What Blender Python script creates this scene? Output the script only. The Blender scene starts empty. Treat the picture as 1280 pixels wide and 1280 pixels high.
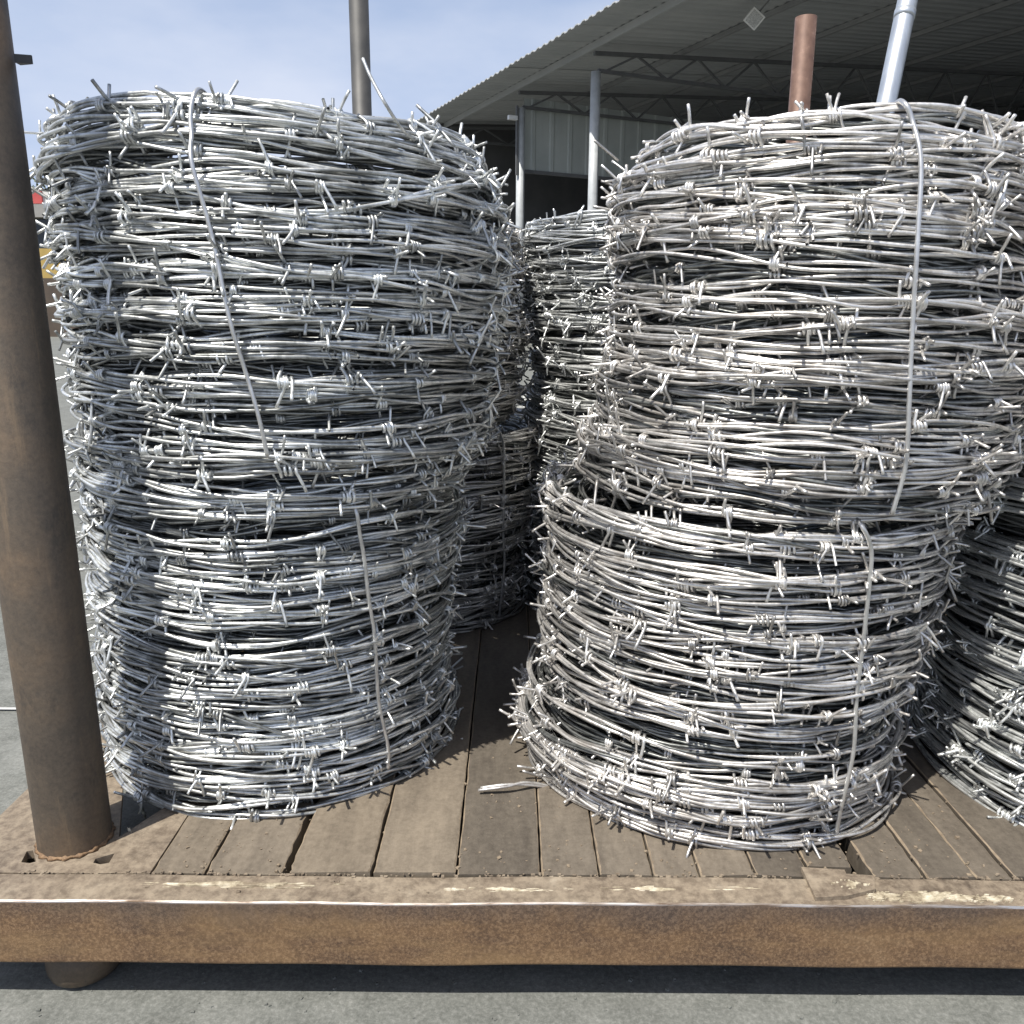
import bpy, bmesh, math, random
import numpy as np
from mathutils import Vector, Matrix, Euler
from mathutils.geometry import tessellate_polygon

random.seed(7)
rng = np.random.default_rng(7)
scene = bpy.context.scene
COL = scene.collection
PI = math.pi
R_ = math.radians

# ------------------------------------------------------------------ camera
CAM_Z = 0.673
PITCH = R_(13.0)
F_PX = 1050.0
cam_d = bpy.data.cameras.new('camera')
cam_d.sensor_width = 36.0
cam_d.sensor_fit = 'HORIZONTAL'
cam_d.lens = 36.0 * F_PX / 1280.0
cam_d.clip_start = 0.02
cam_d.clip_end = 3000
cam = bpy.data.objects.new('camera', cam_d)
COL.objects.link(cam)
cam.matrix_world = (Matrix.Translation((0, 0, CAM_Z)) @ Matrix.Rotation(PI/2 - PITCH, 4, 'X')
                    @ Matrix.Rotation(R_(0.35), 4, 'Z'))
scene.camera = cam

# ------------------------------------------------------------------ world and sun
SUN_EL = R_(60)
SUN_AZ = R_(42)      # light travels to the right of straight ahead
w = bpy.data.worlds.new('World')
scene.world = w
w.use_nodes = True
nt = w.node_tree
nt.nodes.clear()
wo = nt.nodes.new('ShaderNodeOutputWorld')
bg = nt.nodes.new('ShaderNodeBackground')
sky = nt.nodes.new('ShaderNodeTexSky')
sky.sky_type = 'NISHITA'
sky.sun_disc = False
sky.sun_elevation = SUN_EL
sky.sun_rotation = PI + SUN_AZ
sky.air_density = 1.0
sky.dust_density = 2.0
sky.ozone_density = 1.6
tc = nt.nodes.new('ShaderNodeTexCoord')
mp = nt.nodes.new('ShaderNodeMapping')
mp.inputs['Scale'].default_value = (1.3, 1.3, 3.4)
mp.inputs['Location'].default_value = (0.35, 0.2, 0.0)
nz = nt.nodes.new('ShaderNodeTexNoise')
nz.inputs['Scale'].default_value = 2.2
nz.inputs['Detail'].default_value = 7
nz.inputs['Roughness'].default_value = 0.5
cr = nt.nodes.new('ShaderNodeValToRGB')
cr.color_ramp.elements[0].position = 0.42
cr.color_ramp.elements[0].color = (0, 0, 0, 1)
cr.color_ramp.elements[1].position = 0.66
cr.color_ramp.elements[1].color = (0.85, 0.85, 0.85, 1)
sep = nt.nodes.new('ShaderNodeSeparateXYZ')
hz_ = nt.nodes.new('ShaderNodeValToRGB')      # pale haze, thick towards the horizon all round
hz_.color_ramp.elements[0].position = 0.0
hz_.color_ramp.elements[0].color = (0.95, 0.95, 0.95, 1)
hz_.color_ramp.elements[1].position = 0.8
hz_.color_ramp.elements[1].color = (0.15, 0.15, 0.15, 1)
mx = nt.nodes.new('ShaderNodeMixRGB')
mx.inputs['Color2'].default_value = (5.2, 6.3, 8.7, 1)
mul = nt.nodes.new('ShaderNodeMath'); mul.operation = 'MULTIPLY'
mx2 = nt.nodes.new('ShaderNodeMixRGB')
mx2.inputs['Color2'].default_value = (7.5, 7.9, 9.0, 1)
nt.links.new(tc.outputs['Generated'], mp.inputs['Vector'])
nt.links.new(mp.outputs[0], nz.inputs['Vector'])
nt.links.new(nz.outputs[0], cr.inputs[0])
nt.links.new(tc.outputs['Generated'], sep.inputs[0])
nt.links.new(sep.outputs['Z'], hz_.inputs[0])
nt.links.new(hz_.outputs[0], mx.inputs['Fac'])
nt.links.new(sky.outputs[0], mx.inputs['Color1'])
nt.links.new(cr.outputs[0], mul.inputs[0])
nt.links.new(hz_.outputs[0], mul.inputs[1])
nt.links.new(mul.outputs[0], mx2.inputs['Fac'])
nt.links.new(mx.outputs[0], mx2.inputs['Color1'])
nt.links.new(mx2.outputs[0], bg.inputs['Color'])
bg.inputs['Strength'].default_value = 0.085
nt.links.new(bg.outputs[0], wo.inputs[0])

sun_d = bpy.data.lights.new('sun', 'SUN')
sun_d.energy = 5.0
sun_d.angle = R_(0.53)
sun_d.color = (1.0, 0.955, 0.875)
sun = bpy.data.objects.new('sun', sun_d)
COL.objects.link(sun)
SUN_DIR = Vector((math.sin(SUN_AZ)*math.cos(SUN_EL), math.cos(SUN_AZ)*math.cos(SUN_EL), -math.sin(SUN_EL)))
sun.rotation_euler = SUN_DIR.to_track_quat('-Z', 'Y').to_euler()
sun.location = (-4, -6, 9)

scene.view_settings.view_transform = 'Standard'
scene.view_settings.look = 'None'
scene.view_settings.gamma = 1.0
scene.view_settings.exposure = 0.38
scene.view_settings.use_curve_mapping = False

# ------------------------------------------------------------------ materials
class Mat:
    def __init__(s, name, rough=0.6, metal=0.0):
        s.m = bpy.data.materials.new(name)
        s.m.use_nodes = True
        s.nt = s.m.node_tree
        s.b = s.nt.nodes['Principled BSDF']
        s.b.inputs['Roughness'].default_value = rough
        s.b.inputs['Metallic'].default_value = metal
        s.tc = s.nt.nodes.new('ShaderNodeTexCoord')
    def noise(s, scale, detail=6, rough=0.6, stretch=None, coord='Object', seed=0.0):
        n = s.nt.nodes.new('ShaderNodeTexNoise')
        n.inputs['Scale'].default_value = scale
        n.inputs['Detail'].default_value = detail
        n.inputs['Roughness'].default_value = rough
        m = s.nt.nodes.new('ShaderNodeMapping')
        m.inputs['Scale'].default_value = stretch or (1, 1, 1)
        m.inputs['Location'].default_value = (seed, seed*1.7, seed*0.3)
        s.nt.links.new(s.tc.outputs[coord], m.inputs['Vector'])
        s.nt.links.new(m.outputs[0], n.inputs['Vector'])
        return n.outputs[0]
    def ramp(s, fac, stops):
        r = s.nt.nodes.new('ShaderNodeValToRGB')
        el = r.color_ramp.elements
        while len(el) < len(stops):
            el.new(0.5)
        for e, (p, c) in zip(el, stops):
            e.position = p
            e.color = (*c, 1) if len(c) == 3 else c
        s.nt.links.new(fac, r.inputs[0])
        return r.outputs[0]
    def mix(s, a, b, fac, mode='MIX'):
        n = s.nt.nodes.new('ShaderNodeMixRGB')
        n.blend_type = mode
        for k, v in ((0, fac), (1, a), (2, b)):
            if isinstance(v, (int, float)):
                n.inputs[k].default_value = v
            elif isinstance(v, tuple):
                n.inputs[k].default_value = (*v, 1)
            else:
                s.nt.links.new(v, n.inputs[k])
        return n.outputs[0]
    def rnd(s):
        o = s.nt.nodes.new('ShaderNodeObjectInfo')
        return o.outputs['Random']
    def color(s, sock):
        s.nt.links.new(sock, s.b.inputs['Base Color'])
    def roughness(s, sock):
        s.nt.links.new(sock, s.b.inputs['Roughness'])
    def metallic(s, sock):
        s.nt.links.new(sock, s.b.inputs['Metallic'])
    def bump(s, sock, strength=0.3, dist=0.002):
        n = s.nt.nodes.new('ShaderNodeBump')
        n.inputs['Strength'].default_value = strength
        n.inputs['Distance'].default_value = dist
        s.nt.links.new(sock, n.inputs['Height'])
        s.nt.links.new(n.outputs[0], s.b.inputs['Normal'])

DECK_TOP = 0.123
def g(v): return (v, v, v)

def wire_mat(name, dirt, lo, hi):
    m = Mat(name, 0.42, 0.85)
    n1 = m.noise(70, 5, 0.7)
    n2 = m.noise(300, 3, seed=3)
    n3 = m.noise(19, 5, 0.65, seed=7)
    base = m.ramp(n1, [(0.34, lo), (0.50, hi)])
    patch = m.ramp(n3, [(0.50, g(0)), (0.66, g(0.8))])        # dull dirty stretches of wire
    base = m.mix(base, dirt, patch)
    var = m.ramp(m.rnd(), [(0.0, g(0.46)), (0.4, g(0.80)), (1.0, g(1.0))])
    base = m.mix(base, var, 1.0, 'MULTIPLY')
    m.color(base)
    m.roughness(m.ramp(n2, [(0.3, g(0.32)), (0.7, g(0.52))]))
    m.metallic(m.ramp(n3, [(0.48, g(0.86)), (0.66, g(0.40))]))
    m.bump(n2, 0.25, 0.0004)
    return m.m
M = {}
M['wire_cool'] = wire_mat('galvanised_wire_bluish', (.24, .245, .232), (.50, .52, .515), (.88, .895, .885))
M['wire_warm'] = wire_mat('galvanised_wire_dusty', (.28, .255, .23), (.54, .52, .495), (.90, .88, .85))
M['wire_inner'] = wire_mat('galvanised_wire_inner_shade', (.10, .107, .10), (.19, .20, .195), (.40, .41, .40))  # same wire, coloured darker to paint in the shade deep inside a coil

m = Mat('bright_tie_wire', 0.36, 0.8)
m.color(m.ramp(m.noise(60), [(0.3, (.50, .50, .50)), (0.7, (.74, .74, .73))]))
M['tie'] = m.m

m = Mat('rusty_beam_paint', 0.75, 0.05)
a = m.noise(7, 12, 0.80, (1, 1, 2.2))
b = m.noise(330, 6, 0.8, seed=5)
c = m.noise(3.2, 6, 0.65, (1, 1, 5), seed=9)
col = m.ramp(a, [(0.30, (.055, .036, .025)), (0.44, (.13, .075, .040)), (0.56, (.215, .125, .060)), (0.70, (.29, .195, .11))])
spk = m.ramp(b, [(0.40, (.035, .026, .02)), (0.5, (.135, .082, .046)), (0.60, (.32, .22, .13))])
col = m.mix(col, spk, 0.45)
col = m.mix(col, (.28, .18, .085), m.ramp(c, [(0.48, g(0)), (0.66, g(0.55))]))
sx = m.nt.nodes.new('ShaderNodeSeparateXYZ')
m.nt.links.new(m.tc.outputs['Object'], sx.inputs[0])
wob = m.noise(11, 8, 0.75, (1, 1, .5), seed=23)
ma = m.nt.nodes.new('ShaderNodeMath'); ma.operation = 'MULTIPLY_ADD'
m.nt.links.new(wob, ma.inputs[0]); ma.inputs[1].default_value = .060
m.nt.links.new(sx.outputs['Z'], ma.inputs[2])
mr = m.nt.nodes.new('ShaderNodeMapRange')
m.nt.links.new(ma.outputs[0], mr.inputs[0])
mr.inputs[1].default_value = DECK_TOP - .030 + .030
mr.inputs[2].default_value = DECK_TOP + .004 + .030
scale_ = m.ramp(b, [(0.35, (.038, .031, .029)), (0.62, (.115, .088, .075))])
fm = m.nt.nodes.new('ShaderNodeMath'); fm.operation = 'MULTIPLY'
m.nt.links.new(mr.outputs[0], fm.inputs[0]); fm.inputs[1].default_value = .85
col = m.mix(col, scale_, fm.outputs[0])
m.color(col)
m.bump(b, 0.5, 0.0012)
m.roughness(m.ramp(b, [(0.3, g(0.55)), (0.7, g(0.85))]))
M['beam'] = m.m

m = Mat('worn_bright_edge', 0.30, 0.85)
e = m.noise(30, 8, 0.7, (0.5, 6, 6))
m.color(m.ramp(e, [(0.40, (.13, .095, .07)), (0.5, (.30, .26, .23)), (0.62, (.55, .53, .52))]))
m.roughness(m.ramp(e, [(0.36, g(0.65)), (0.64, g(0.38))]))
M['edge'] = m.m

m = Mat('dusty_steel_lip', 0.7, 0.1)
a = m.noise(14, 8, 0.7)
b = m.noise(90, 6, 0.7, seed=2)
col = m.ramp(a, [(0.34, (.085, .064, .047)), (0.47, (.19, .148, .106)), (0.60, (.29, .238, .175)), (0.70, (.40, .345, .27))])
col = m.mix(col, m.ramp(b, [(0.38, (.080, .06, .045)), (0.60, (.31, .255, .19))]), 0.5)
m.color(col)
m.bump(b, 0.5, 0.0012)
M['lip'] = m.m

m = Mat('worn_deck_plank', 0.72, 0.0)
a = m.noise(5, 7, 0.6, (2.0, 0.7, 1))
b = m.noise(130, 7, 0.8, seed=4)
c = m.noise(24, 8, 0.72, (2.2, 0.5, 1), seed=8)
col = m.ramp(a, [(0.34, (.102, .084, .065)), (0.5, (.152, .128, .100)), (0.66, (.228, .194, .152))])
col = m.mix(col, m.ramp(b, [(0.38, (.060, .054, .046)), (0.62, (.27, .24, .20))]), 0.35)
col = m.mix(col, m.ramp(c, [(0.38, (.075, .060, .045)), (0.62, (.24, .205, .16))]), 0.3)
tint = m.ramp(m.rnd(), [(0, (.64, .63, .62)), (0.5, (.88, .86, .84)), (1, (1.04, .99, .91))])
col = m.mix(col, tint, 1.0, 'MULTIPLY')
m.color(col)
m.bump(b, 0.35, 0.001)
M['plank'] = m.m

m = Mat('chipped_plank_edge', 0.8)
a = m.noise(60, 6, 0.7)
m.color(m.ramp(a, [(0.35, (.15, .115, .08)), (0.7, (.30, .24, .17))]))
M['chip'] = m.m

m = Mat('rusty_pipe', 0.58, 0.25)
a = m.noise(11, 8, 0.62)
b = m.noise(210, 5, 0.75, seed=6)
col = m.ramp(a, [(0.32, (.048, .042, .036)), (0.46, (.085, .070, .054)), (0.58, (.12, .088, .06)), (0.70, (.20, .135, .08))])
col = m.mix(col, m.ramp(b, [(0.3, (.045, .037, .03)), (0.7, (.155, .118, .085))]), 0.42)
st = m.noise(34, 7, 0.75, (1, 1, .12), seed=14)
col = m.mix(col, (.21, .15, .095), m.ramp(st, [(0.56, g(0)), (0.70, g(0.6))]))
sc_ = m.noise(16, 9, 0.8, (1.6, 1.6, .7), seed=17)
col = m.mix(col, (.035, .033, .031), m.ramp(sc_, [(0.56, g(0)), (0.66, g(0.6))]))
m.color(col)
m.bump(b, 0.35, 0.0008)
M['pipe'] = m.m

m = Mat('red_brown_pipe', 0.5, 0.3)
a = m.noise(30, 7, 0.65)
m.color(m.ramp(a, [(0.3, (.11, .065, .05)), (0.6, (.17, .105, .08)), (0.75, (.30, .20, .165))]))
M['pipe_red'] = m.m

m = Mat('dark_grey_pipe', 0.55, 0.3)
a = m.noise(12, 6)
m.color(m.ramp(a, [(0.3, (.045, .046, .047)), (0.7, (.085, .083, .08))]))
M['pipe_dark'] = m.m

m = Mat('galvanised_pipe', 0.38, 0.7)
a = m.noise(20, 6, stretch=(1, 1, .3))
m.color(m.ramp(a, [(0.3, (.45, .48, .52)), (0.7, (.66, .70, .74))]))
M['galv'] = m.m

m = Mat('grey_post_paint', 0.5, 0.1)
m.color(m.ramp(m.noise(6, 5), [(0.3, (.40, .42, .43)), (0.7, (.54, .56, .57))]))
M['postpaint'] = m.m

m = Mat('yard_concrete', 0.85)
a = m.noise(0.9, 8, 0.6)
b = m.noise(22, 10, 0.78, seed=3)
c = m.noise(6, 7, 0.65, (0.35, 3.0, 1), seed=12)
col = m.ramp(a, [(0.34, (.100, .105, .094)), (0.66, (.175, .182, .165))])
col = m.mix(col, m.ramp(b, [(0.38, (.07, .073, .066)), (0.5, (.145, .15, .138)), (0.62, (.25, .253, .235))]), 0.5)
col = m.mix(col, (.105, .108, .098), m.ramp(c, [(0.5, g(0)), (0.68, g(0.6))]))
e = m.noise(190, 5, 0.8, seed=21)
col = m.mix(col, m.ramp(e, [(0.36, (.055, .057, .052)), (0.5, (.145, .15, .138)), (0.64, (.30, .30, .285))]), 0.38)
cr_ = m.noise(1.7, 9, 0.75, seed=31)
col = m.mix(col, (.26, .265, .25), m.ramp(cr_, [(0.56, g(0)), (0.62, g(0.35)), (0.66, g(0))]))
m.color(col)
m.bump(e, 0.4, 0.002)
M['ground'] = m.m

m = Mat('white_line', 0.8)
a = m.noise(9, 6, .7)
m.color(m.ramp(a, [(0.3, (.36, .36, .35)), (0.6, (.55, .55, .54))]))
M['line'] = m.m

m = Mat('white_paint_spill', 0.7)
a = m.noise(45, 7, 0.7)
m.color(m.ramp(a, [(0.40, (.20, .16, .11)), (0.5, (.36, .31, .22)), (0.62, (.60, .55, .44))]))
M['spill'] = m.m

m = Mat('roof_sheet_metal', 0.6, 0.0)
a = m.noise(0.8, 6, .6)
m.color(m.ramp(a, [(0.3, (.33, .345, .355)), (0.7, (.41, .42, .425))]))
M['roof'] = m.m
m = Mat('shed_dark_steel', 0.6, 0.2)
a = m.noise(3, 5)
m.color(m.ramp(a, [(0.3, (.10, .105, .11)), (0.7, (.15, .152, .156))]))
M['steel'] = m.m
m = Mat('purlin_grey', 0.6)
m.color(m.ramp(m.noise(3, 4), [(0.3, (.20, .205, .21)), (0.7, (.27, .275, .28))]))
M['purlin'] = m.m
m = Mat('shed_cladding', 0.6)
a = m.noise(1.5, 5, .6)
m.color(m.ramp(a, [(0.3, (.34, .37, .36)), (0.7, (.42, .45, .435))]))
M['clad'] = m.m
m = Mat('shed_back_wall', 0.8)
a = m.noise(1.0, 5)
m.color(m.ramp(a, [(0.3, (.05, .052, .055)), (0.7, (.09, .09, .09))]))  # near-black tone paints the shaded depth of the shed onto its walls
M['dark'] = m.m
m = Mat('lamp_white', 0.45)
a = m.noise(8, 3)
m.color(m.ramp(a, [(0.3, (.62, .63, .63)), (0.7, (.78, .79, .79))]))
M['white'] = m.m
m = Mat('lamp_glass', 0.1)
a = m.noise(80, 2)
m.color(m.ramp(a, [(0.4, (.30, .31, .32)), (0.6, (.55, .56, .56))]))
M['glass'] = m.m

def simple(name, c1, c2, scale=3, rough=0.75):
    m = Mat(name, rough)
    m.color(m.ramp(m.noise(scale, 6, .65), [(0.3, c1), (0.7, c2)]))
    return m.m
M['ochre'] = simple('ochre_render', (.36, .25, .07), (.46, .33, .11))
M['redroof'] = simple('red_sign_paint', (.40, .06, .06), (.52, .10, .09))
M['whitewall'] = simple('white_render', (.62, .61, .58), (.74, .73, .70))
M['darkglass'] = simple('dark_window_glass', (.02, .024, .026), (.04, .045, .05), rough=0.12)
M['brown'] = simple('brown_plinth', (.06, .045, .035), (.10, .075, .055))
M['bark'] = simple('bark', (.07, .05, .035), (.13, .10, .07), 8)
M['leaf'] = simple('leaf', (.06, .09, .025), (.14, .15, .05), 2)
M['greywall'] = simple('grey_block_wall', (.24, .235, .22), (.34, .33, .31), 2)
M['tag'] = simple('yellow_plastic', (.60, .60, .10), (.70, .70, .16))

# ------------------------------------------------------------------ mesh helpers
def link(o, parent=None):
    COL.objects.link(o)
    if parent is not None:
        o.parent = parent
    return o

def tag(o, label=None, cat=None, group=None, kind=None):
    if label: o['label'] = label
    if cat: o['category'] = cat
    if group: o['group'] = group
    if kind: o['kind'] = kind
    return o

def empty(name, loc, rz=0.0):
    o = bpy.data.objects.new(name, None)
    o.empty_display_size = 0.1
    o.location = loc
    o.rotation_euler = (0, 0, rz)
    COL.objects.link(o)
    return o

def np_mesh(name, verts, faces, mats, smooth=True):
    """faces: list of (n,k) int arrays"""
    me = bpy.data.meshes.new(name)
    verts = np.asarray(verts, dtype=np.float32)
    me.vertices.add(len(verts))
    me.vertices.foreach_set('co', verts.ravel())
    loops = np.concatenate([f.ravel() for f in faces]).astype(np.int32)
    tot = np.concatenate([np.full(len(f), f.shape[1]) for f in faces]).astype(np.int32)
    start = np.concatenate([[0], np.cumsum(tot)[:-1]]).astype(np.int32)
    me.loops.add(len(loops))
    me.loops.foreach_set('vertex_index', loops)
    me.polygons.add(len(tot))
    me.polygons.foreach_set('loop_start', start)
    me.polygons.foreach_set('loop_total', tot)
    me.polygons.foreach_set('use_smooth', np.full(len(tot), smooth))
    me.update(calc_edges=True)
    for m_ in (mats if isinstance(mats, (list, tuple)) else [mats]):
        me.materials.append(m_)
    return me

def tube_arrays(path, rad, sides, base=0, caps=True):
    P = np.asarray(path, float)
    n = len(P)
    T = np.gradient(P, axis=0)
    T /= np.linalg.norm(T, axis=1)[:, None] + 1e-12
    # parallel transport
    up = np.array([0.3, 0.2, 1.0])
    if abs(np.dot(up/np.linalg.norm(up), T[0])) > 0.9:
        up = np.array([1.0, 0.1, 0.0])
    A = np.empty_like(P)
    a = up - T[0]*np.dot(up, T[0])
    for i in range(n):
        a = a - T[i]*np.dot(a, T[i])
        a = a/(np.linalg.norm(a) + 1e-12)
        A[i] = a
    B = np.cross(T, A)
    ang = np.arange(sides)*2*PI/sides
    rr = np.broadcast_to(np.asarray(rad, float), (n,))
    V = (P[:, None, :] + rr[:, None, None]*(np.cos(ang)[None, :, None]*A[:, None, :] + np.sin(ang)[None, :, None]*B[:, None, :]))
    V = V.reshape(-1, 3)
    i = np.arange(n-1)[:, None]*sides
    j = np.arange(sides)[None, :]
    j2 = (j+1) % sides
    Fq = np.stack([i+j, i+j2, i+sides+j2, i+sides+j], axis=-1).reshape(-1, 4) + base
    caps_f = None
    if caps:
        caps_f = np.stack([np.arange(sides)[::-1], (n-1)*sides + np.arange(sides)]) + base
    return V, Fq, caps_f

def tubes_mesh(name, paths, rad, sides, mats, caps=False):
    Vs, Fs, Cs, base = [], [], [], 0
    for p in paths:
        V, Fq, c_ = tube_arrays(p, rad, sides, base, caps)
        Vs.append(V); Fs.append(Fq)
        if caps: Cs.append(c_)
        base += len(V)
    fl = [np.concatenate(Fs)]
    if caps: fl.append(np.concatenate(Cs))
    return np_mesh(name, np.concatenate(Vs), fl, mats)

def ring_tubes_fast(P, T_unused, rad, sides, base):
    """P: (n,3) path roughly horizontal; frame = radial-ish/up"""
    n = len(P)
    T = np.gradient(P, axis=0)
    T /= np.linalg.norm(T, axis=1)[:, None] + 1e-12
    up = np.array([0, 0, 1.0])
    A = np.cross(T, up); A /= np.linalg.norm(A, axis=1)[:, None] + 1e-12
    B = np.cross(T, A)
    ang = np.arange(sides)*2*PI/sides
    V = (P[:, None, :] + rad*(np.cos(ang)[None, :, None]*A[:, None, :] + np.sin(ang)[None, :, None]*B[:, None, :])).reshape(-1, 3)
    i = np.arange(n-1)[:, None]*sides
    j = np.arange(sides)[None, :]
    j2 = (j+1) % sides
    Fq = np.stack([i+j, i+sides+j, i+sides+j2, i+j2], axis=-1).reshape(-1, 4) + base
    return V, Fq

def bm_obj(name, bm, mats, parent=None, smooth=False, bevel=0.0, seg=2):
    if bevel > 0:
        bmesh.ops.bevel(bm, geom=[e for e in bm.edges if e.is_manifold and e.calc_face_angle(0) > 0.5], offset=bevel,
                        segments=seg, affect='EDGES', profile=0.5, clamp_overlap=True)
    me = bpy.data.meshes.new(name)
    bm.to_mesh(me); bm.free()
    for m_ in (mats if isinstance(mats, (list, tuple)) else [mats]):
        me.materials.append(m_)
    if smooth:
        for p in me.polygons: p.use_smooth = True
    return link(bpy.data.objects.new(name, me), parent)

def add_box(bm, x0, x1, y0, y1, z0, z1):
    vs = [bm.verts.new((x, y, z)) for z in (z0, z1) for y in (y0, y1) for x in (x0, x1)]
    for f in ((0, 2, 3, 1), (4, 5, 7, 6), (0, 1, 5, 4), (2, 6, 7, 3), (0, 4, 6, 2), (1, 3, 7, 5)):
        bm.faces.new([vs[i] for i in f])
    return vs

def box_obj(name, b, mat, parent=None, bevel=0.0):
    bm = bmesh.new(); add_box(bm, *b)
    return bm_obj(name, bm, mat, parent, bevel=bevel)

def prism_obj(name, outer, holes, z0, z1, mat, parent=None):
    """flat plate with holes"""
    loops = [outer] + holes
    flat = [p for l in loops for p in l]
    tris = tessellate_polygon([[Vector((p[0], p[1], 0)) for p in l] for l in loops])
    bm = bmesh.new()
    top = [bm.verts.new((p[0], p[1], z1)) for p in flat]
    bot = [bm.verts.new((p[0], p[1], z0)) for p in flat]
    for t in tris:
        try:
            bm.faces.new([top[i] for i in t]); bm.faces.new([bot[i] for i in reversed(t)])
        except ValueError:
            pass
    k = 0
    for l in loops:
        n = len(l)
        for i in range(n):
            a_, b_ = k+i, k+(i+1) % n
            bm.faces.new([top[a_], bot[a_], bot[b_], top[b_]])
        k += n
    bmesh.ops.recalc_face_normals(bm, faces=bm.faces[:])
    return bm_obj(name, bm, mat, parent)

def lathe_obj(name, prof, mat, parent=None, n=32, closed_ends=True, loc=(0, 0, 0)):
    bm = bmesh.new()
    rings = []
    for r, z in prof:
        rings.append([bm.verts.new((loc[0]+r*math.cos(2*PI*i/n), loc[1]+r*math.sin(2*PI*i/n), loc[2]+z)) for i in range(n)])
    for a_, b_ in zip(rings, rings[1:]):
        for i in range(n):
            f = bm.faces.new([a_[i], a_[(i+1) % n], b_[(i+1) % n], b_[i]])
            f.smooth = True
    if closed_ends:
        bm.faces.new(rings[0][::-1]); bm.faces.new(rings[-1])
    return bm_obj(name, bm, mat, parent)

# pixel of the photograph -> ray, used to measure where things stand
CT, ST = math.cos(PITCH), math.sin(PITCH)
def ray(px, py):
    a_, b_ = (px-640)/F_PX, (640-py)/F_PX
    return Vector((a_, CT + b_*ST, -ST + b_*CT))
def on_z(px, py, z):
    d = ray(px, py); t = (z-CAM_Z)/d.z
    return Vector((0, 0, CAM_Z)) + d*t
def at_y(px, py, y):
    d = ray(px, py); return Vector((0, 0, CAM_Z)) + d*(y/d.y)
def at_depth(px, py, zc):
    return Vector((0, 0, CAM_Z)) + ray(px, py)*zc

DECK = 0.123
ZS = DECK - 0.165      # coil heights below were measured with the deck at 0.165

# ------------------------------------------------------------------ ground
bm = bmesh.new()
S = 600
n = 40
for (x0, x1, y0, y1) in ((-S, S, -S, S),):
    vs = [bm.verts.new(p) for p in ((x0, y0, 0), (x1, y0, 0), (x1, y1, 0), (x0, y1, 0))]
    bm.faces.new(vs)
tag(bm_obj('ground', bm, M['ground']), 'grey concrete yard floor in sunlight', None, None, 'structure')
# faint line across the slab at the far left
bm = bmesh.new()
vs = [bm.verts.new(p) for p in ((-6, 1.372, .004), (-.62, 1.345, .004), (-.62, 1.353, .004), (-6, 1.381, .004))]
bm.faces.new(vs)
tag(bm_obj('slab_line', bm, M['line']), 'thin pale line across the concrete floor', None, None, 'structure')

# ------------------------------------------------------------------ steel pallet with planks
X0, X1, Y0, Y1 = -0.577, 1.30, 0.704, 3.30
rack = tag(empty('steel_pallet', (0.36, 2.0, 0)), 'rusty steel pallet with plank deck and corner stakes carrying the wire coils', 'pallet')
def rk(o):           # parent while keeping world-space vertices
    o.parent = rack
    o.matrix_parent_inverse = Matrix.Translation((-0.36, -2.0, 0))
    return o

def front_beam():
    # rolled channel: rounded top corner worn bright
    prof = [(0.0395, -0.0065), (0.0395, 0.0)]
    r = 0.0030
    prof += [(r - r*math.sin(t), -r + r*math.cos(t)) for t in np.linspace(0, PI/2, 6)]
    rb = 0.004
    hb = 0.0715
    prof += [(rb - rb*math.cos(t), -hb + rb - rb*math.sin(t)) for t in np.linspace(0, PI/2, 5)]
    prof += [(0.038, -hb), (0.038, -hb+0.006), (0.0065, -hb+0.006), (0.0065, -0.0065)]
    bm = bmesh.new()
    xs = np.linspace(X0, X1, 90)
    rings = []
    for x in xs:
        dz = 0.0007*math.sin(x*9)+0.0005*math.sin(x*31+1)
        dy = 0.0005*math.sin(x*17)
        rings.append([bm.verts.new((x, Y0+p[0]+dy, DECK+p[1]+dz)) for p in prof])
    k = len(prof)
    for a_, b_ in zip(rings, rings[1:]):
        for i in range(k):
            f = bm.faces.new([a_[i], b_[i], b_[(i+1) % k], a_[(i+1) % k]])
            if i <= 1: f.material_index = 1
            elif 3 <= i <= 5: f.material_index = 2; f.smooth = True
            elif i == 2: f.material_index = 1; f.smooth = True
            else: f.material_index = 0
    bm.faces.new(rings[0]); bm.faces.new(rings[-1][::-1])
    bmesh.ops.recalc_face_normals(bm, faces=bm.faces[:])
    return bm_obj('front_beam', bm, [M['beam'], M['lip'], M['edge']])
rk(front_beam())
rk(box_obj('side_rail', (X0, X0+0.045, Y0+0.0425, Y1-.045, DECK-.0715, DECK-.0015), M['lip'], bevel=0.004))
rk(box_obj('side_rail', (X1-.045, X1, Y0+0.0425, Y1-.045, DECK-.0715, DECK-.0015), M['lip'], bevel=0.004))
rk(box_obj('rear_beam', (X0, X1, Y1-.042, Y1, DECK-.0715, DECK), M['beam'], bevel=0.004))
for y in (1.45, 2.2):
    rk(box_obj('cross_member', (X0+.047, X1-.047, y-.02, y+.02, DECK-.07, DECK-.026), M['beam'], bevel=0.003))

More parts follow.
